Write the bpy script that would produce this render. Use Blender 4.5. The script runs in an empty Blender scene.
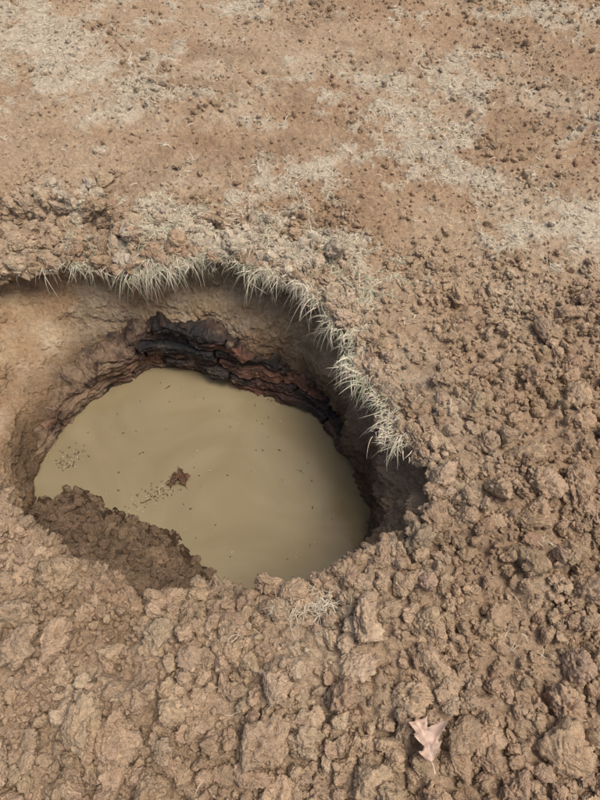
import bpy, math, numpy as np
from mathutils import Vector
rng=np.random.default_rng(7)
F=np.float32
# ------------------------------------------------------------------ noise
def h_(i,j,k,s):
    n=(i.astype(np.int64)*374761393+j.astype(np.int64)*668265263+k*1440662683+s*974634777)&0xFFFFFFFF
    n=n.astype(np.uint32)
    n=(n^(n>>np.uint32(13)))*np.uint32(1274126177)
    n=(n^(n>>np.uint32(15)))*np.uint32(2246822519)
    n=n^(n>>np.uint32(16))
    return n.astype(F)/F(4294967295.0)
def vn2(x,y,s):
    xi=np.floor(x);yi=np.floor(y);fx=(x-xi).astype(F);fy=(y-yi).astype(F)
    fx=fx*fx*(3-2*fx);fy=fy*fy*(3-2*fy)
    a=h_(xi,yi,0,s);b=h_(xi+1,yi,0,s);c=h_(xi,yi+1,0,s);d=h_(xi+1,yi+1,0,s)
    return (a+(b-a)*fx)*(1-fy)+(c+(d-c)*fx)*fy-0.5
def vn3(x,y,z,s):
    zi=np.floor(z);fz=(z-zi).astype(F);fz=fz*fz*(3-2*fz)
    xi=np.floor(x);yi=np.floor(y);fx=(x-xi).astype(F);fy=(y-yi).astype(F)
    fx=fx*fx*(3-2*fx);fy=fy*fy*(3-2*fy);zi=zi.astype(np.int64)
    def pl(k):
        a=h_(xi,yi,k,s);b=h_(xi+1,yi,k,s);c=h_(xi,yi+1,k,s);d=h_(xi+1,yi+1,k,s)
        return (a+(b-a)*fx)*(1-fy)+(c+(d-c)*fx)*fy
    A=pl(zi);B=pl(zi+1)
    return A+(B-A)*fz-0.5
def fbm2(x,y,f,o,s,g=0.5):
    r=0;a=1.0
    for i in range(o):
        c,sn=math.cos(i*1.1+.3),math.sin(i*1.1+.3)
        r=r+a*vn2((x*c-y*sn)*f+17.3*i,(x*sn+y*c)*f+5.1*i,s+i);f*=2.03;a*=g
    return r
def fbm3(x,y,z,f,o,s,g=0.5,bil=False):
    r=0;a=1.0
    for i in range(o):
        q=vn3(x*f+7.7*i,y*f+3.1*i,z*f+1.9*i,s+i)
        if bil: q=np.abs(q)*2-.35
        r=r+a*q;f*=2.03;a*=g
    return r
def ss(a,b,x):
    t=np.clip((x-a)/(b-a),0,1);return t*t*(3-2*t)
def bumps(x,y,cell,s,dens=0.8):
    wx=x+cell*.8*vn2(x/cell*1.7,y/cell*1.7,s+50)+cell*.3*vn2(x/cell*5,y/cell*5,s+52);wy=y+cell*.8*vn2(x/cell*1.7+9,y/cell*1.7+4,s+51)+cell*.3*vn2(x/cell*5+7,y/cell*5,s+53)
    xi=np.floor(wx/cell);yi=np.floor(wy/cell);best=np.zeros(x.shape,F)
    for dx in (-1,0,1):
        for dy in (-1,0,1):
            a=xi+dx;b=yi+dy
            h1=h_(a,b,1,s);h2=h_(a,b,2,s);h3=h_(a,b,3,s);h4=h_(a,b,4,s)
            cx=(a+.5+(h1-.5)*.9)*cell;cy=(b+.5+(h2-.5)*.9)*cell
            rad=cell*(.2+.48*h3*h3)
            d2=(wx-cx)**2+(wy-cy)**2
            v=np.sqrt(np.maximum(rad*rad-d2,0))*.8*(h4<dens)
            best=np.maximum(best,v)
    return best
# ------------------------------------------------------------------ pit layout (metres)
CX,CY=-.45,1.2
rim=[(3,.695),(26,.70),(46.5,.74),(69.5,.70),(88.5,.727),(111.5,.785),(126,1.0),(136,1.18),(150,1.2),(165,1.08),(180,.90),
     (200,.70),(215,.65),(237,.64),(266,.68),(287.5,.735),(304,.81),(314,.89),(328,.94),(338,.93),(348,.80)]
wat=[(11,.669),(40,.652),(60,.60),(72,.56),(88,.58),(114,.708),(125.5,.692),(159,.732),(190,.717),(215,.70),(240,.68),(270,.70),(300,.76),(332,.811),(346,.773)]
def perint(tab,sm):
    t=np.array([a for a,_ in tab],float);r=np.array([b for _,b in tab],float)
    g=np.arange(0,360,.5);v=np.interp(g,t,r,period=360)
    k=np.exp(-.5*(np.arange(-60,61)*.5/sm)**2);k/=k.sum()
    v=np.convolve(np.concatenate([v[-60:],v,v[:60]]),k,'valid')
    return g,v
gr,vr=perint(rim,3.0);gw,vw=perint(wat,4.0)
def Rhf(th):
    c,s=np.cos(th),np.sin(th)
    return .055*vn2(c*13+20,s*13+20,4)+.032*vn2(c*40+60,s*40+60,5)
def Rrim(th):
    a=np.degrees(th)%360
    c,s=np.cos(th),np.sin(th)
    return np.interp(a,gr,vr,period=360)+.06*vn2(c*4+20,s*4+20,3)+Rhf(th)
def Rwat(th):
    a=np.degrees(th)%360
    c,s=np.cos(th),np.sin(th)
    return np.interp(a,gw,vw,period=360)+.03*vn2(c*6+20,s*6+20,8)
def angw(th,c,w):
    d=(np.degrees(th)-c+180)%360-180
    return np.exp(-(d/w)**2)
def polar(x,y):
    return np.hypot(x-CX,y-CY),np.arctan2(y-CY,x-CX)
def clodness(x,y):
    near=1-ss(.75,1.35,y+.25*vn2(x*2,y*2,71))
    right=ss(.30,.6,x)*(1-ss(1.3,2.4,y))
    r,th=polar(x,y);d=r-Rrim(th)
    ring=.5*np.exp(-(d/.25)**2)
    far=.15+.38*ss(-.12,.25,fbm2(x,y,1.7,3,72))
    return np.clip(np.maximum(np.maximum(near,right*.85),far+ring*.6),0,1)
patches=[(-1.4,3.75,.55,.45),(-1.9,4.1,.4,.5),(-.86,3.3,.35,.15),(-.2,3.35,.2,.24),(.68,2.86,.27,.48),(.85,3.55,.42,.27),(0,2.55,.22,.22),
 (-.42,2.15,.4,.16),(1.25,2.2,.14,.25),(-.3,4.5,.3,.3),(1.7,3.0,.25,.2),(-.1,1.98,.25,.12),(1.6,4.4,.4,.2),(2.6,4.2,.5,.6),(-3,3,.7,.6),(0.5,6,1.2,.5),(-2,6,1,.6)]
def grassmask(x,y):
    m=0
    for a,b,u,v in patches: m=m+np.exp(-(((x-a)/u)**2+((y-b)/v)**2))
    n=fbm2(x,y,6,6,90,.75)
    return np.clip(ss(.36,.8,m*.95+n*1.15),0,1)
def yline(x): return np.interp(x,[-3,-1.4,-.92,-.68],[2.38,2.33,2.26,2.0])+.10*vn2(x*5,x*0+3,15)+.03*vn2(x*19,x*0+3,16)
def Hbase(x,y):
    r,th=polar(x,y);d=r-Rrim(th)
    h=.06*fbm2(x,y,.9,3,11)
    bank=(angw(th,285,75)*.06+angw(th,350,40)*.06)*np.exp(-((d-.16)/.22)**2)
    bank=bank*(1+.8*vn2(x*5,y*5,12))
    h=h+bank+.012*angw(th,75,60)*np.exp(-((d-.06)/.1)**2)
    h=h*ss(-.2,.5,d)*.7+h*.3
    h=h-.11*(1-ss(-.025,.035,y-yline(x)+.05*fbm2(x,y,12,3,17)))*ss(.60,.85,-x)*ss(1.6,1.75,y)
    return h
def H(x,y):
    c=clodness(x,y);g=grassmask(x,y)
    r,th=polar(x,y)
    fade=1-ss(6,12,r)
    h=Hbase(x,y)+(.028*fbm2(x,y,5,4,20,.55))*(.5+.5*c)
    h=h+c*(bumps(x,y,.15,31,.5)*.5+bumps(x,y,.07,32,.75)*.85)*fade
    h=h+(.5+.5*c)*(bumps(x+3,y,.028,33,.85)*.85)*fade
    h=h+(.010+.002*c)*fbm2(x,y,40,4,40,.65)*fade
    h=h+g*.010
    return h
def floorz(x,y):
    d=np.hypot(x+.95,y-.45)
    u=.655-d+.09*fbm2(x,y,4,4,60)
    z=-.6+.30*u+1.1*np.maximum(u,0)**2+.035*fbm2(x,y,14,5,66,.6)*ss(-.08,.08,u)+bumps(x,y,.07,61,.5)*.5*ss(-.02,.08,u)+bumps(x,y,.03,64,.6)*.4*ss(-.02,.08,u)
    return np.maximum(z,-.8)
# ------------------------------------------------------------------ mesh helper
def mesh_np(name,V,Q,col=None,smooth=True):
    me=bpy.data.meshes.new(name)
    V=np.ascontiguousarray(V,dtype=F);Q=np.ascontiguousarray(Q,dtype=np.int32);k=Q.shape[1]
    me.vertices.add(len(V));me.vertices.foreach_set('co',V.ravel())
    me.loops.add(Q.size);me.loops.foreach_set('vertex_index',Q.ravel())
    me.polygons.add(len(Q));me.polygons.foreach_set('loop_start',np.arange(0,Q.size,k,dtype=np.int32))
    me.update(calc_edges=True)
    if smooth: me.polygons.foreach_set('use_smooth',np.ones(len(Q),bool))
    if col is not None:
        a=me.color_attributes.new('tint','FLOAT_COLOR','POINT')
        c=np.ones((len(V),4),F);c[:,:3]=col;a.data.foreach_set('color',c.ravel())
    me.validate()
    ob=bpy.data.objects.new(name,me);bpy.context.scene.collection.objects.link(ob)
    return ob
def grid_quads(n,m,wrap):
    i=np.arange(n-1)[:,None];j=np.arange(m if wrap else m-1)[None,:];j2=(j+1)%m
    return np.stack([i*m+j,i*m+j2,(i+1)*m+j2,(i+1)*m+j],-1).reshape(-1,4)
def mix(a,b,t): return a*(1-t[...,None])+b*t[...,None]
C_TAN=np.array([.465,.338,.218]);C_RED=np.array([.405,.272,.165]);C_PALE=np.array([.56,.455,.325]);C_BRN=np.array([.405,.29,.19])
C_CLAY=np.array([.50,.372,.225]);C_WET=np.array([.090,.057,.034]);C_STR=np.array([.62,.55,.42])
def soilcol(x,y):
    c=clodness(x,y)
    b=mix(C_TAN+0*x[...,None],C_RED,ss(-.25,.35,fbm2(x,y,2.3,4,101)))
    b=mix(b,C_BRN,c*.7)
    b=mix(b,C_PALE,ss(.05,.5,fbm2(x,y,3.1,5,102,.65))*(.55-.22*c))
    b=mix(b,C_RED*.68,ss(.1,.5,fbm2(x,y,4.3,4,108,.65))*.45)
    b=mix(b,C_STR,grassmask(x,y)*.62*(1-ss(1.9,1.6,y)*.85))
    return b
# ------------------------------------------------------------------ ground sheet with pit
NT=1800
TH=np.arange(NT)/NT*2*np.pi
d=[0.0]
while d[-1]<6.0: d.append(d[-1]+.0045+.005*d[-1])
while d[-1]<320: d.append(d[-1]*1.09)
d=np.array(d)[::-1]
NO=len(d)
R0=Rrim(TH);RW=Rwat(TH);RH=Rhf(TH)
r_out=R0[None,:]+d[:,None]
X=CX+r_out*np.cos(TH);Y=CY+r_out*np.sin(TH)
Zo=H(X,Y)-.03*np.exp(-d/.03)[:,None]
co=soilcol(X,Y)
wrad_o=np.exp(-d/.03)[:,None]*np.ones((1,NT))
NS=270
s=(np.arange(1,NS+1)/NS)[:,None]
zl=Zo[-1][None,:]
kk=np.exp(-.5*(np.arange(-90,91)/30.)**2);kk/=kk.sum()
zs=np.convolve(np.concatenate([zl[0][-90:],zl[0],zl[0][:90]]),kk,'valid')[None,:]
zw=zs+(-.8-zs)*s+(zl-zs)*np.exp(-s/.05)
g=ss(.10,.72,s)
under=.08*np.exp(-((s-.2)/.11)**2)*(angw(TH,80,50)+.5*angw(TH,10,35)+.45*angw(TH,140,20))[None,:]
Rs=(R0-RH)[None,:]
rw=Rs+(RW[None,:]-Rs)*g+under+RH[None,:]*np.exp(-s/.06)
Xw=CX+rw*np.cos(TH);Yw=CY+rw*np.sin(TH)
NFl=150
q=(1-np.arange(1,NFl+1)/NFl*.999)[:,None]
rf=rw[-1][None,:]*q
Xf=CX+rf*np.cos(TH);Yf=CY+rf*np.sin(TH);Zf=np.full(Xf.shape,-.8)
Xi=np.vstack([Xw,Xf]);Yi=np.vstack([Yw,Yf]);Zi=np.vstack([zw,Zf])
# wall relief
near=(angw(TH,285,80)+angw(TH,345,30)).clip(0,1)
rough=(.6+.4*near)[None,:]*np.ones((NS,1))+.8*np.exp(-s/.12)
tx=TH[None,:]*.9+0*s
strata=.018*vn2(tx*4,zw*26,203)+.008*vn2(tx*9,zw*60,204)
rel=.06*fbm3(Xw,Yw,zw,4,2,210)+.060*rough*fbm3(Xw,Yw,zw*1.3,10,5,214,.62)+strata+.014*rough*fbm3(Xw,Yw,zw,50,3,220,.6)
rel=rel-rough*.55*bumps(tx,zw,.06,230,.5)-rough*.55*bumps(tx,zw,.022,231,.6)
relo=rel[0][None,:]*wrad_o
X+=relo*np.cos(TH);Y+=relo*np.sin(TH)
Xi[:NS]+=rel*np.cos(TH);Yi[:NS]+=rel*np.sin(TH)
fz=floorz(Xi,Yi)
Zi=np.where((Zi<-.25)|(np.arange(NS+NFl)[:,None]>=NS),np.maximum(Zi,np.minimum(fz,np.maximum(Zi,-.30))),Zi)
# wall colours
cw=mix(C_CLAY+0*Xi[...,None],np.array([.41,.275,.16]),ss(-.3,.3,fbm3(Xi,Yi,Zi*1.5,5,5,240,.6)))
cw=mix(cw,C_PALE,ss(.0,.5,fbm3(Xi,Yi,Zi*1.4,6,5,250,.65))*.5)
cw=cw*(1+.25*np.vstack([vn2(tx*3,zw*30,255),np.zeros((NFl,NT))]))[...,None]
thI=np.vstack([np.tile(TH,(NS,1)),np.tile(TH,(NFl,1))])
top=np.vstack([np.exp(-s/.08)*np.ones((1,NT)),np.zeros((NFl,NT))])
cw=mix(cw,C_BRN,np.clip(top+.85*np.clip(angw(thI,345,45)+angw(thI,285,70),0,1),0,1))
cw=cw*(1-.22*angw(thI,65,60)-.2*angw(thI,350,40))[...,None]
wet=1-ss(-.56,-.30,Zi+.16*fbm3(Xi,Yi,Zi,5,4,260)-.08*(angw(thI,5,50)))
cw=mix(cw,C_WET,wet*.85)
isf=ss(.02,.0,Zi-fz)*(Zi>-.62)
mc=C_WET*1.0+(np.array([.22,.152,.096])-C_WET)*ss(-.595,-.54,Zi)[...,None]
mc=mc*(1+.7*fbm2(Xi,Yi,12,4,270,.6))[...,None]
cw=mix(cw,mc,np.clip(isf,0,1))
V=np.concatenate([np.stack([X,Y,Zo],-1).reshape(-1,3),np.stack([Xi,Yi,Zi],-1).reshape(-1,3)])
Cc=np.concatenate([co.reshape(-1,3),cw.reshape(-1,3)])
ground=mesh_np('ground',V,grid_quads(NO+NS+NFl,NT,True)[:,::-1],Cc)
# ------------------------------------------------------------------ materials
def newmat(name):
    m=bpy.data.materials.new(name);m.use_nodes=True
    nt=m.node_tree;return m,nt,nt.nodes['Principled BSDF']
def soil_mat(name,inst,bump=1.0,rough=.95,fine=1.0,spec=.12):
    m,nt,b=newmat(name);N=nt.nodes;L=nt.links
    at=N.new('ShaderNodeAttribute');at.attribute_name='tint'
    at.attribute_type='INSTANCER' if inst else 'GEOMETRY'
    src=N.new('ShaderNodeNewGeometry').outputs['Position']
    n1=N.new('ShaderNodeTexNoise');n1.inputs['Scale'].default_value=48;n1.inputs['Detail'].default_value=4;n1.inputs['Roughness'].default_value=.78
    L.new(src,n1.inputs['Vector'])
    cr=N.new('ShaderNodeMapRange');cr.inputs['From Min'].default_value=.25;cr.inputs['From Max'].default_value=.75
    cr.inputs['To Min'].default_value=.64;cr.inputs['To Max'].default_value=1.36;L.new(n1.outputs['Fac'],cr.inputs['Value'])
    vm=N.new('ShaderNodeVectorMath');vm.operation='SCALE';L.new(at.outputs['Color'],vm.inputs[0]);L.new(cr.outputs[0],vm.inputs['Scale'])
    L.new(vm.outputs[0],b.inputs['Base Color'])
    b.inputs['Roughness'].default_value=rough;b.inputs['Specular IOR Level'].default_value=spec
    bp=N.new('ShaderNodeBump');bp.inputs['Strength'].default_value=1;bp.inputs['Distance'].default_value=.024*bump
    L.new(n1.outputs['Fac'],bp.inputs['Height']);L.new(bp.outputs[0],b.inputs['Normal'])
    return m
ground.data.materials.append(soil_mat('soil',False))
clodmat=soil_mat('clod_soil',True,.8)
# ------------------------------------------------------------------ clods (one instanced collection)
col=bpy.data.collections.new('clod_shapes')
import bmesh
NV=18;NB=11
for k in range(NV):
    bm=bmesh.new();bmesh.ops.create_icosphere(bm,subdivisions=5 if k<NB else 3,radius=1)
    me=bpy.data.meshes.new('soil_clod');bm.to_mesh(me);bm.free()
    v=np.empty(len(me.vertices)*3,F);me.vertices.foreach_get('co',v);v=v.reshape(-1,3)
    n=v.copy();o=k*13.7
    a=1+.98*fbm3(n[:,0]+o,n[:,1],n[:,2]+o,1.0,2,300)-.43*fbm3(n[:,0]+o,n[:,1],n[:,2],2.2,4 if k<NB else 3,310,.63,True)
    for f in range(5):
        dn=rng.normal(size=3);dn/=np.linalg.norm(dn);cut=rng.uniform(.57,.9)
        p=(v*a[:,None])@dn;a=np.where(p>cut,a*(cut+(p-cut)*.36)/np.maximum(p,1e-3),a)
    if k<NB: a=a+.17*fbm3(n[:,0]+o,n[:,1],n[:,2],7.5,3,330,.72)
    v=v*a[:,None]
    me.vertices.foreach_set('co',v.ravel().astype(F));me.polygons.foreach_set('use_smooth',np.ones(len(me.polygons),bool));me.update()
    me.materials.append(clodmat)
    ob=bpy.data.objects.new('soil_clod_%02d'%k,me);col.objects.link(ob)
P=[];S=[];T=[]
def scatter(n,box,r0,r1,pw,thr,sink=.25,seed=0,tint=1.0):
    x=rng.uniform(box[0],box[1],n);y=rng.uniform(box[2],box[3],n)
    r,th=polar(x,y);dd=r-Rrim(th)
    c=clodness(x,y)
    cl=ss(-.25,.35,fbm2(x,y,6,3,400+seed))
    keep=(rng.random(n)<np.clip(c**thr*(.25+1.0*cl),0,1))&(dd>-.005)
    x,y=x[keep],y[keep];m=len(x)
    rad=r0+(r1-r0)*rng.random(m)**pw
    c2=c[keep];rad=rad*(.55+.45*c2)
    z=H(x,y)+rad*(.5-sink)
    P.append(np.stack([x,y,z],-1));S.append(rad);T.append(soilcol(x,y)*tint)
scatter(1500,(-1.7,1.9,-.5,2.2),.021,.053,2.5,2.0,sink=-.05,seed=1,tint=1.07)
scatter(16000,(-1.8,2.0,-.5,2.4),.010,.025,1.8,1.3,sink=-.05,seed=2,tint=1.05)
scatter(34000,(-1.8,2.0,-.5,2.6),.0045,.010,1.4,.8,sink=.0,seed=3)
scatter(36000,(-3.2,3.2,1.6,5.8),.006,.016,1.8,.7,sink=.05,seed=4,tint=1.04)
scatter(13000,(-3.2,3.2,1.6,5.8),.010,.030,2.5,1.0,sink=.1,seed=5,tint=1.04)
n=4000
th=rng.uniform(0,2*np.pi,n);dd=np.abs(rng.normal(0,.05,n));r=Rrim(th)+dd
x=CX+r*np.cos(th);y=CY+r*np.sin(th);rad=.005+.022*rng.random(n)**2.5
P.append(np.stack([x,y,H(x,y)+rad*.2-.02*np.exp(-dd/.03)],-1));S.append(rad);T.append(soilcol(x,y))
n=1500
x=rng.uniform(-2.2,-.72,n);y=yline(x)-rng.normal(0,.06,n);rad=.006+.028*rng.random(n)**2
r,th=polar(x,y);k=r>Rrim(th);x,y,rad=x[k],y[k],rad[k]
P.append(np.stack([x,y,H(x,y)+rad*.2],-1));S.append(rad);T.append(soilcol(x,y))
n=2200
x=rng.uniform(-1.25,-.2,n);y=rng.uniform(.5,1.2,n);z=floorz(x,y);r,th=polar(x,y)
k=(z>-.60)&(z<-.28)&(r<Rwat(th));x,y,z=x[k],y[k],z[k];rad=.003+.022*rng.random(len(x))**3
P.append(np.stack([x,y,z],-1));S.append(rad);T.append(np.tile(np.array([.19,.13,.083]),(len(x),1)))
big=[(-.537,.145,.063),(-.44,.12,.048),(.716,.926,.056),(.75,.85,.042),(.62,.80,.042),(.66,.10,.058),(.47,.14,.042),(.24,.43,.034),(-.31,.2,.04),(.02,.13,.045),(-.12,.06,.04),
 (.55,.42,.04),(.82,.5,.045),(-.955,2.507,.045),(-1.02,2.45,.035),(-.9,2.56,.032),(-.99,2.55,.03),(-.75,.33,.04),(.9,.25,.046),(-.85,.5,.04),(.60,1.12,.036),(.52,1.3,.032),(.35,.3,.038),(-.6,.42,.036),
 (.15,.3,.038),(-.2,.4,.034),(.5,.7,.04),(1.0,.75,.044),(.9,1.2,.036),(-.05,.02,.045),(.3,-.02,.048),(-.7,.0,.05)]
bx=np.array([b[0] for b in big]);by=np.array([b[1] for b in big]);br=np.array([b[2] for b in big])
P.append(np.stack([bx,by,H(bx,by)+br*.3],-1));S.append(br);T.append(soilcol(bx,by)*1.07)
P=np.concatenate(P);S=np.concatenate(S);T=np.concatenate(T);n=len(P)
T=T*rng.uniform(.86,1.14,(n,1))*(1+rng.normal(0,.012,(n,3)))
me=bpy.data.meshes.new('soil_clods');me.vertices.add(n);me.vertices.foreach_set('co',P.astype(F).ravel())
SC=S[:,None]*rng.uniform(.72,1.25,(n,3));SC[:,2]*=.85
a=me.attributes.new('sc','FLOAT_VECTOR','POINT');a.data.foreach_set('vector',SC.astype(F).ravel())
ro=rng.uniform(0,6.28,(n,3))
a=me.attributes.new('ro','FLOAT_VECTOR','POINT');a.data.foreach_set('vector',ro.astype(F).ravel())
ix=np.where(S>.012,rng.integers(0,NB,n),rng.integers(NB,NV,n))
a=me.attributes.new('ix','INT','POINT');a.data.foreach_set('value',ix.astype(np.int32))
a=me.attributes.new('tint','FLOAT_COLOR','POINT');cc=np.ones((n,4),F);cc[:,:3]=T;a.data.foreach_set('color',cc.ravel())
clods=bpy.data.objects.new('soil_clods',me);bpy.context.scene.collection.objects.link(clods)
ng=bpy.data.node_groups.new('scatter_clods','GeometryNodeTree')
ng.interface.new_socket('Geometry',in_out='INPUT',socket_type='NodeSocketGeometry');ng.interface.new_socket('Geometry',in_out='OUTPUT',socket_type='NodeSocketGeometry')
gi=ng.nodes.new('NodeGroupInput');go=ng.nodes.new('NodeGroupOutput');ip=ng.nodes.new('GeometryNodeInstanceOnPoints')
ci=ng.nodes.new('GeometryNodeCollectionInfo');ci.inputs['Collection'].default_value=col;ci.inputs['Separate Children'].default_value=True;ci.inputs['Reset Children'].default_value=True
def na(nm,ty):
    q=ng.nodes.new('GeometryNodeInputNamedAttribute');q.data_type=ty;q.inputs['Name'].default_value=nm
    return [o for o in q.outputs if o.enabled and o.name=='Attribute'][0]
L=ng.links
L.new(gi.outputs[0],ip.inputs['Points']);L.new(ci.outputs[0],ip.inputs['Instance']);ip.inputs['Pick Instance'].default_value=True
L.new(na('ix','INT'),ip.inputs['Instance Index']);L.new(na('ro','FLOAT_VECTOR'),ip.inputs['Rotation']);L.new(na('sc','FLOAT_VECTOR'),ip.inputs['Scale'])
L.new(ip.outputs[0],go.inputs[0])
clods.modifiers.new('scatter','NODES').node_group=ng
# ------------------------------------------------------------------ water
nr=60;nt_=360
t2=np.arange(nt_)/nt_*2*np.pi
rr=(np.linspace(.004,1,nr)[:,None])*(Rwat(t2)+.10)[None,:]
V=np.stack([CX+rr*np.cos(t2),CY+rr*np.sin(t2),np.full(rr.shape,-.6)],-1).reshape(-1,3)
water=mesh_np('muddy_water',V,grid_quads(nr,nt_,True)[:,::-1])
m,nt,b=newmat('muddy_water');N=nt.nodes;L=nt.links
geo=N.new('ShaderNodeNewGeometry')
n1=N.new('ShaderNodeTexNoise');n1.inputs['Scale'].default_value=2.0;n1.inputs['Detail'].default_value=5;n1.inputs['Distortion'].default_value=.8;L.new(geo.outputs['Position'],n1.inputs['Vector'])
rp=N.new('ShaderNodeValToRGB');rp.color_ramp.elements[0].position=.3;rp.color_ramp.elements[1].position=.70
rp.color_ramp.elements[0].color=(.19,.148,.078,1);rp.color_ramp.elements[1].color=(.28,.228,.132,1)
L.new(n1.outputs['Fac'],rp.inputs[0]);L.new(rp.outputs[0],b.inputs['Base Color'])
b.inputs['Roughness'].default_value=.04;b.inputs['IOR'].default_value=1.36
n3=N.new('ShaderNodeTexNoise');n3.inputs['Scale'].default_value=7;n3.inputs['Detail'].default_value=1;L.new(geo.outputs['Position'],n3.inputs['Vector'])
bp=N.new('ShaderNodeBump');bp.inputs['Strength'].default_value=.12;bp.inputs['Distance'].default_value=.004;L.new(n3.outputs['Fac'],bp.inputs['Height']);L.new(bp.outputs[0],b.inputs['Normal'])
water.data.materials.append(m)
# ------------------------------------------------------------------ rotten timber lining at the waterline: one rough layered band
D=math.radians
nT,nZ=1400,190
ta=np.linspace(D(2),D(184),nT)[None,:];w=np.linspace(0,1,nZ)[:,None]
deg=np.degrees(ta)
ztop=np.interp(deg,[2,20,40,58,70,82,92,110,118,130,150,170,184],[-.585,-.53,-.47,-.44,-.40,-.325,-.30,-.315,-.39,-.44,-.48,-.54,-.60])
ztop=ztop+.035*vn2(ta*9,ta*0,600)+.02*vn2(ta*22,ta*0,601)
zz=-.66+(ztop+.66)*np.minimum(w/.86,1)
arc=ta*.65+0*w
wob=.05*fbm2(arc,zz*.4,3,3,602)
lay=(zz+wob)/.05
li=np.floor(lay);lf=lay-li
sc_=(arc+.03*fbm2(arc,zz*.5,12,3,611))/.38+h_(li,li*0,0,609)*5
seg_=np.floor(sc_);sf=sc_-seg_
li_n=h_(li,seg_,0,605)
prof=np.clip(np.minimum(lf,1-lf)*7,0,1)**.6*np.clip(np.minimum(sf,1-sf)*40,0.1,1)
bulge=np.exp(-((deg-56)/20)**2)*.05+np.exp(-((deg-90)/20)**2)*.015
left=ss(114,130,deg)
x0=CX+Rwat(ta)*np.cos(ta)+0*w;y0=CY+Rwat(ta)*np.sin(ta)+0*w
pro=.018+bulge*np.clip((1-w)*1.6,0,1)+prof*(.014+.036*li_n*(1-.5*left))+.038*fbm3(x0,y0,zz*1.6,8,4,610,.6)+.010*vn2(arc*9,zz*160,618)
cap=ss(.86,1.0,w)
pro=pro-.15*cap
pro=pro*ss(2,14,deg)*(1-ss(165,182,deg))-.01
rr=Rwat(ta)+.015-pro
Xt=CX+rr*np.cos(ta);Yt=CY+rr*np.sin(ta)
Zt=zz+.010*fbm2(arc,zz*.6,18,3,630)+.035*fbm3(Xt,Yt,zz,16,4,631,.6)*ss(.5,.9,w)
Xt=Xt+.010*fbm3(Xt,Yt,Zt,35,3,632,.6);Yt=Yt+.010*fbm3(Xt,Yt,Zt,35,3,633,.6)
tcol=[(.06,.032,.022),(.11,.052,.033),(.035,.025,.02),(.14,.066,.041),(.08,.047,.031),(.028,.021,.018)]
ci_=(h_(li,seg_,1,606)*5.99).astype(int)
ct=np.array(tcol)[ci_]
ct=ct*(1-.75*(1-np.clip(np.minimum(lf,1-lf)*9,0,1)))[...,None]
ct=mix(ct,np.array([.062,.039,.027])+0*ct,np.clip(cap*2,0,1)+0*arc)
ct=mix(ct,np.array([.12,.078,.048])+0*ct,.5*left*np.ones_like(arc))
ct=ct*(1+1.1*fbm3(Xt,Yt,Zt*2.2,16,5,640,.7)+.8*vn2(arc*7,zz*120,643))[...,None]
ct=mix(ct,np.array([.26,.18,.11])+0*ct,ss(.18,.6,fbm3(Xt,Yt,Zt,9,5,650,.7)+.25*left+.12*cap)*.65)
ct=mix(ct,np.array([.15,.062,.037])+0*ct,np.exp(-((deg-52)/14)**4)*(1-ss(.4,.75,w))*.4)
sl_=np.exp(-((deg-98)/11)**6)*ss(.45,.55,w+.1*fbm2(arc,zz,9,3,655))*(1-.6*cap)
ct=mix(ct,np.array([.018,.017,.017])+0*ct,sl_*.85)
timber=mesh_np('rotten_timber_lining',np.stack([Xt,Yt,Zt],-1).reshape(-1,3),grid_quads(nZ,nT,False),np.clip(ct,.008,1).reshape(-1,3))
timber.data.materials.append(soil_mat('rotten_wood',False,.55,.45,1,.4))
# ------------------------------------------------------------------ blades
def blades(name,x,y,z,ang,ln,wd,rise,droop,colr,seg=4,curl=.4,follow=None):
    n=len(x);t=np.linspace(0,1,seg+1)[None,:]
    cu=rng.normal(0,curl,n)[:,None]
    A=ang[:,None]+cu*t
    dl=ln[:,None]/seg
    px=x[:,None]+np.concatenate([np.zeros((n,1)),np.cumsum(np.cos(A[:,1:])*dl,1)],1)
    py=y[:,None]+np.concatenate([np.zeros((n,1)),np.cumsum(np.sin(A[:,1:])*dl,1)],1)
    pz=z[:,None]+(rise[:,None]*t-droop[:,None]*t*t)*ln[:,None]
    if follow is not None:
        r,th=polar(px,py);gz=H(px,py)+.004
        pz=np.where(r>Rrim(th),np.maximum(pz,gz),pz)
    w=wd[:,None]*(1-t**2*.85)
    tw=rng.uniform(-1,1,n)[:,None]
    ox=-np.sin(A)*w*.5;oy=np.cos(A)*w*.5;oz=tw*w*.4
    V=np.stack([np.stack([px-ox,py-oy,pz-oz],-1),np.stack([px+ox,py+oy,pz+oz],-1)],2)
    V=V.reshape(-1,3)
    base=(np.arange(n)*(seg+1)*2)[:,None];j=np.arange(seg)[None,:]*2
    Q=np.stack([base+j,base+j+1,base+j+3,base+j+2],-1).reshape(-1,4)
    c=np.repeat(colr,(seg+1)*2,axis=0)
    return mesh_np(name,V,Q,c)
def gmat(name):
    m,nt,b=newmat(name);a=nt.nodes.new('ShaderNodeAttribute');a.attribute_name='tint'
    nt.links.new(a.outputs['Color'],b.inputs['Base Color']);b.inputs['Roughness'].default_value=.7;b.inputs['Specular IOR Level'].default_value=.2
    return m
GM=gmat('dry_grass')
STRAW=np.array([.74,.66,.50]);GREEN=np.array([.36,.40,.25]);DUST=np.array([.57,.47,.34])
def gcol(n,pg):
    u=rng.random((n,1));v=rng.random((n,1))
    c=np.where(u<pg,GREEN*(1-v*.6)+STRAW*v*.6,STRAW*(1-v)+DUST*v)
    return c*rng.uniform(.65,1.12,(n,1))
tx_=[];ty=[];ta=[];tl=[];tg=[];th_=[]
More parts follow.
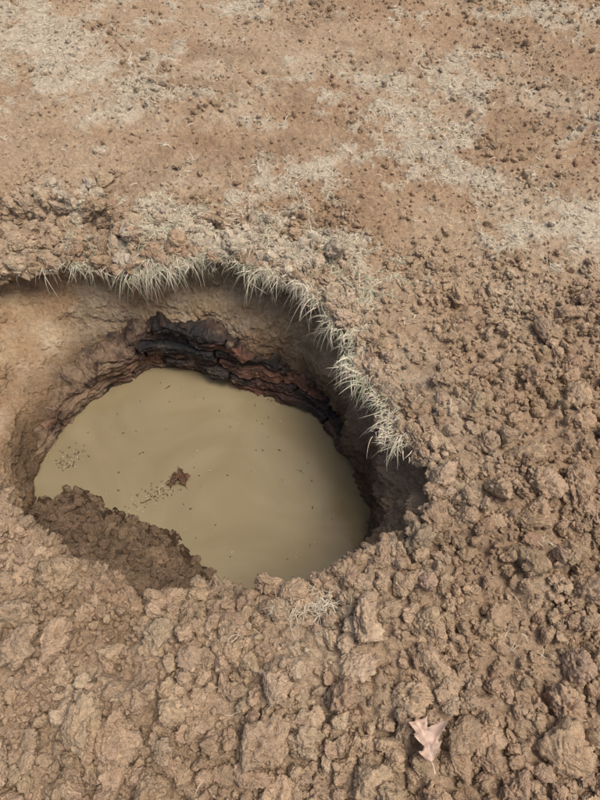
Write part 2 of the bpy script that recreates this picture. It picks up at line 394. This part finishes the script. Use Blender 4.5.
for (a0,a1,nt_f,sp) in [(343,354,15,.03),(-6,30,55,.05),(30,75,150,.11),(75,108,120,.12),(108,138,26,.06)]:
    for i in range(nt_f):
        ad=rng.uniform(a0,a1);A=D(ad)
        gap=vn2(np.array([ad*.14]),np.array([.5]),700)[0]
        if gap<-.12 and rng.random()<.7: continue
        k=rng.integers(4,50)
        rc=float(Rrim(np.array([A]))[0])+rng.exponential(sp)-.012
        cx=CX+rc*math.cos(A);cy=CY+rc*math.sin(A)
        lean=A+math.pi+rng.normal(0,1.1)
        if ad>338 or ad<60: lean=A+math.pi*1.22+rng.normal(0,.8)
        L0=rng.uniform(.35,1.25)*(.8 if (ad<25 or ad>338) else 1)
        tx_.append(cx+rng.normal(0,.024,k));ty.append(cy+rng.normal(0,.024,k))
        ta.append(lean+rng.normal(0,.7,k));tl.append(rng.uniform(.03,.12,k)*L0);tg.append(np.full(k,rng.uniform(.0,.75)));th_.append(np.full(k,rng.uniform(.0,.45)))
x=np.concatenate(tx_);y=np.concatenate(ty);an=np.concatenate(ta);ln=np.concatenate(tl);pg=np.concatenate(tg);hh=np.concatenate(th_);n=len(x)
c=gcol(n,0);gg=gcol(n,1);sel=(rng.random(n)<pg)[:,None];c=np.where(sel,gg,c)
fr=blades('hanging_grass',x,y,H(x,y)-.004,an,ln,rng.uniform(.0012,.003,n),hh+rng.uniform(0,.3,n),rng.uniform(.3,1.4,n),c,6,curl=.9,follow=True)
fr.data.materials.append(GM)
n=230000
x=rng.uniform(-3,3,n);y=rng.uniform(1.8,6,n);g=grassmask(x,y);r,th=polar(x,y)
tuf=ss(-.10,.35,fbm2(x,y,22,2,720))
k=(rng.random(n)<g*.9*tuf+.010)&(r>Rrim(th)+.01);x,y=x[k],y[k];n=len(x)
dg=blades('dry_grass_mat',x,y,H(x,y)+.004,rng.uniform(0,6.28,n),rng.uniform(.012,.06,n),rng.uniform(.0014,.0032,n),rng.uniform(.0,.6,n),rng.uniform(.0,.4,n),gcol(n,.12),3,curl=.9)
dg.data.materials.append(GM)
n=220
x=rng.uniform(-1.2,1.6,n);y=rng.uniform(-.3,2.6,n);r,th=polar(x,y);k=r>Rrim(th)+.02;x,y=x[k],y[k];n=len(x)
sw=blades('loose_straw',x,y,H(x,y)+.016,rng.uniform(0,6.28,n),rng.uniform(.015,.07,n),rng.uniform(.001,.002,n),rng.uniform(-.1,.3,n),rng.uniform(0,.3,n),gcol(n,.0),5,curl=1.2)
sw.data.materials.append(GM)
cx_=[(.03,.46,90),(.08,.45,70),(-.02,.45,40),(.60,.36,12),(.72,.62,10),(-.2,.33,8)]
xs=[];ys=[]
for a,b_,k in cx_: xs.append(a+rng.normal(0,.032,k));ys.append(b_+rng.normal(0,.02,k))
x=np.concatenate(xs);y=np.concatenate(ys);r,th=polar(x,y);k=r>Rrim(th)+.005;x,y=x[k],y[k];n=len(x)
rt=blades('root_fibres',x,y,H(x,y)+.028,rng.uniform(0,6.28,n),rng.uniform(.02,.065,n),rng.uniform(.001,.0018,n),rng.uniform(.0,.35,n),rng.uniform(.3,.9,n),gcol(n,0)*.95,8,curl=1.8,follow=True)
rt.data.materials.append(GM)
# ------------------------------------------------------------------ dead leaves
def leafmesh(name,loc,L_,W,rotz,tilt,colr,curl,lobes=3,seed=0):
    nu,nv=60,13
    u=np.linspace(0,1,nu)[:,None];v=np.linspace(-1,1,nv)[None,:]
    lob=1-np.abs(((u*lobes+.15)%1)*2-1)
    env=np.sin(np.pi*u**.75)**.6*(.42+.58*lob)*(1-.25*u)
    env=np.maximum(env,0)*(1+.6*vn2(u*9+seed,v*0+np.sign(v)*2,810)+.25*vn2(u*30+seed,v*0+np.sign(v)*2,811))
    x=(u*L_)+0*v+np.abs(v)*env*.25*L_; y=v*env*W
    z=curl*L_*((v*env)**2*1.2)+curl*L_*.5*np.sin(u*4)+.07*L_*np.sin(v*7+u*9+seed)*np.abs(v)
    V=np.stack([x-L_/2,y,z],-1).reshape(-1,3)
    Q=grid_quads(nu,nv,False)
    st=[];
    for i in range(6):
        a=-L_/2-i*.05*L_
        for s_ in (-1,1): st.append((a,s_*.0012,.02*L_*math.sin(i)))
    o=len(V);V=np.vstack([V,np.array(st)])
    Q=np.vstack([Q,np.array([[o+2*i,o+2*i+1,o+2*i+3,o+2*i+2] for i in range(5)])])
    c=np.tile(np.array(colr),(len(V),1));vv=np.concatenate([np.abs(np.tile(v,(nu,1))).ravel(),np.zeros(12)])
    c=c*(1+.25*(vv<.1)[:,None])*(1+.7*fbm2(V[:,0],V[:,1],90,3,800)[:,None])
    ob=mesh_np(name,V,Q,c);ob.location=loc;ob.rotation_euler=(tilt[0],tilt[1],rotz)
    ob.data.materials.append(GM);return ob
leafmesh('dead_leaf',(.300,.13,float(H(np.array([.30]),np.array([.13]))[0])+.06),.10,.047,1.85,(.3,-.1),(.46,.33,.25),.22,3,5)
fl=bpy.data.objects.new('floating_leaf_litter',None);bpy.context.scene.collection.objects.link(fl)
for i,(a,b_,L_,rz) in enumerate([(-.541,1.19,.07,.4),(-.52,1.17,.06,2.2),(-.56,1.16,.055,4.0),(-.53,1.21,.05,5.2),(-.505,1.185,.05,1.2)]):
    o=leafmesh('leaf_%d'%(i+1),(a,b_,-.592),L_,L_*.33,rz,(rng.uniform(-.3,.3),rng.uniform(-.3,.3)),(.12,.065,.04),.25,2,i);o.parent=fl
n=110
th=rng.uniform(0,6.28,n);r=np.sqrt(rng.random(n))*.62;x=CX+r*np.cos(th);y=CY+r*np.sin(th)
cl=[(-1.03,1.3,.035,50),(-1.06,1.25,.02,30),(-.62,1.12,.03,50),(-.58,1.14,.03,35),(-.68,1.08,.04,40)]
for a,b_,s_,k in cl: x=np.append(x,a+rng.normal(0,s_,k));y=np.append(y,b_+rng.normal(0,s_*.8,k))
n=len(x);cc=np.where(rng.random((n,1))<.5,np.array([.36,.30,.20]),np.array([.09,.055,.03]))*np.ones((n,3))
db=blades('floating_debris',x,y,np.full(n,-.597),rng.uniform(0,6.28,n),rng.uniform(.003,.014,n)*np.where(rng.random(n)<.08,3,1),rng.uniform(.002,.006,n),np.full(n,.05),np.zeros(n),cc,3)
db.data.materials.append(GM)
# ------------------------------------------------------------------ world, sun, camera
w=bpy.data.worlds.new('World');bpy.context.scene.world=w;w.use_nodes=True
nt=w.node_tree;sk=nt.nodes.new('ShaderNodeTexSky');sk.sky_type='NISHITA';sk.sun_disc=False
sd=Vector((.36,-.12,.95)).normalized()
sk.sun_elevation=math.asin(sd.z);sk.sun_rotation=math.atan2(sd.x,sd.y);sk.dust_density=6;sk.air_density=1;sk.ozone_density=1
nt.links.new(sk.outputs[0],nt.nodes['Background'].inputs[0]);nt.nodes['Background'].inputs[1].default_value=.15
sl=bpy.data.lights.new('sun','SUN');sl.energy=2.0;sl.angle=math.radians(28);sl.color=(1,.95,.88)
so=bpy.data.objects.new('sun',sl);so.rotation_euler=sd.to_track_quat('Z','Y').to_euler();so.location=(3,-2,5);bpy.context.scene.collection.objects.link(so)
cam=bpy.data.cameras.new('camera');cam.sensor_fit='VERTICAL';cam.sensor_height=36;cam.lens=26;cam.clip_start=.05;cam.clip_end=1000
cob=bpy.data.objects.new('camera',cam);cob.location=(0,0,1.7);cob.rotation_euler=(math.radians(35),0,0);bpy.context.scene.collection.objects.link(cob)
bpy.context.scene.camera=cob
bpy.context.scene.view_settings.view_transform='Standard';bpy.context.scene.view_settings.look='None';bpy.context.scene.view_settings.exposure=0
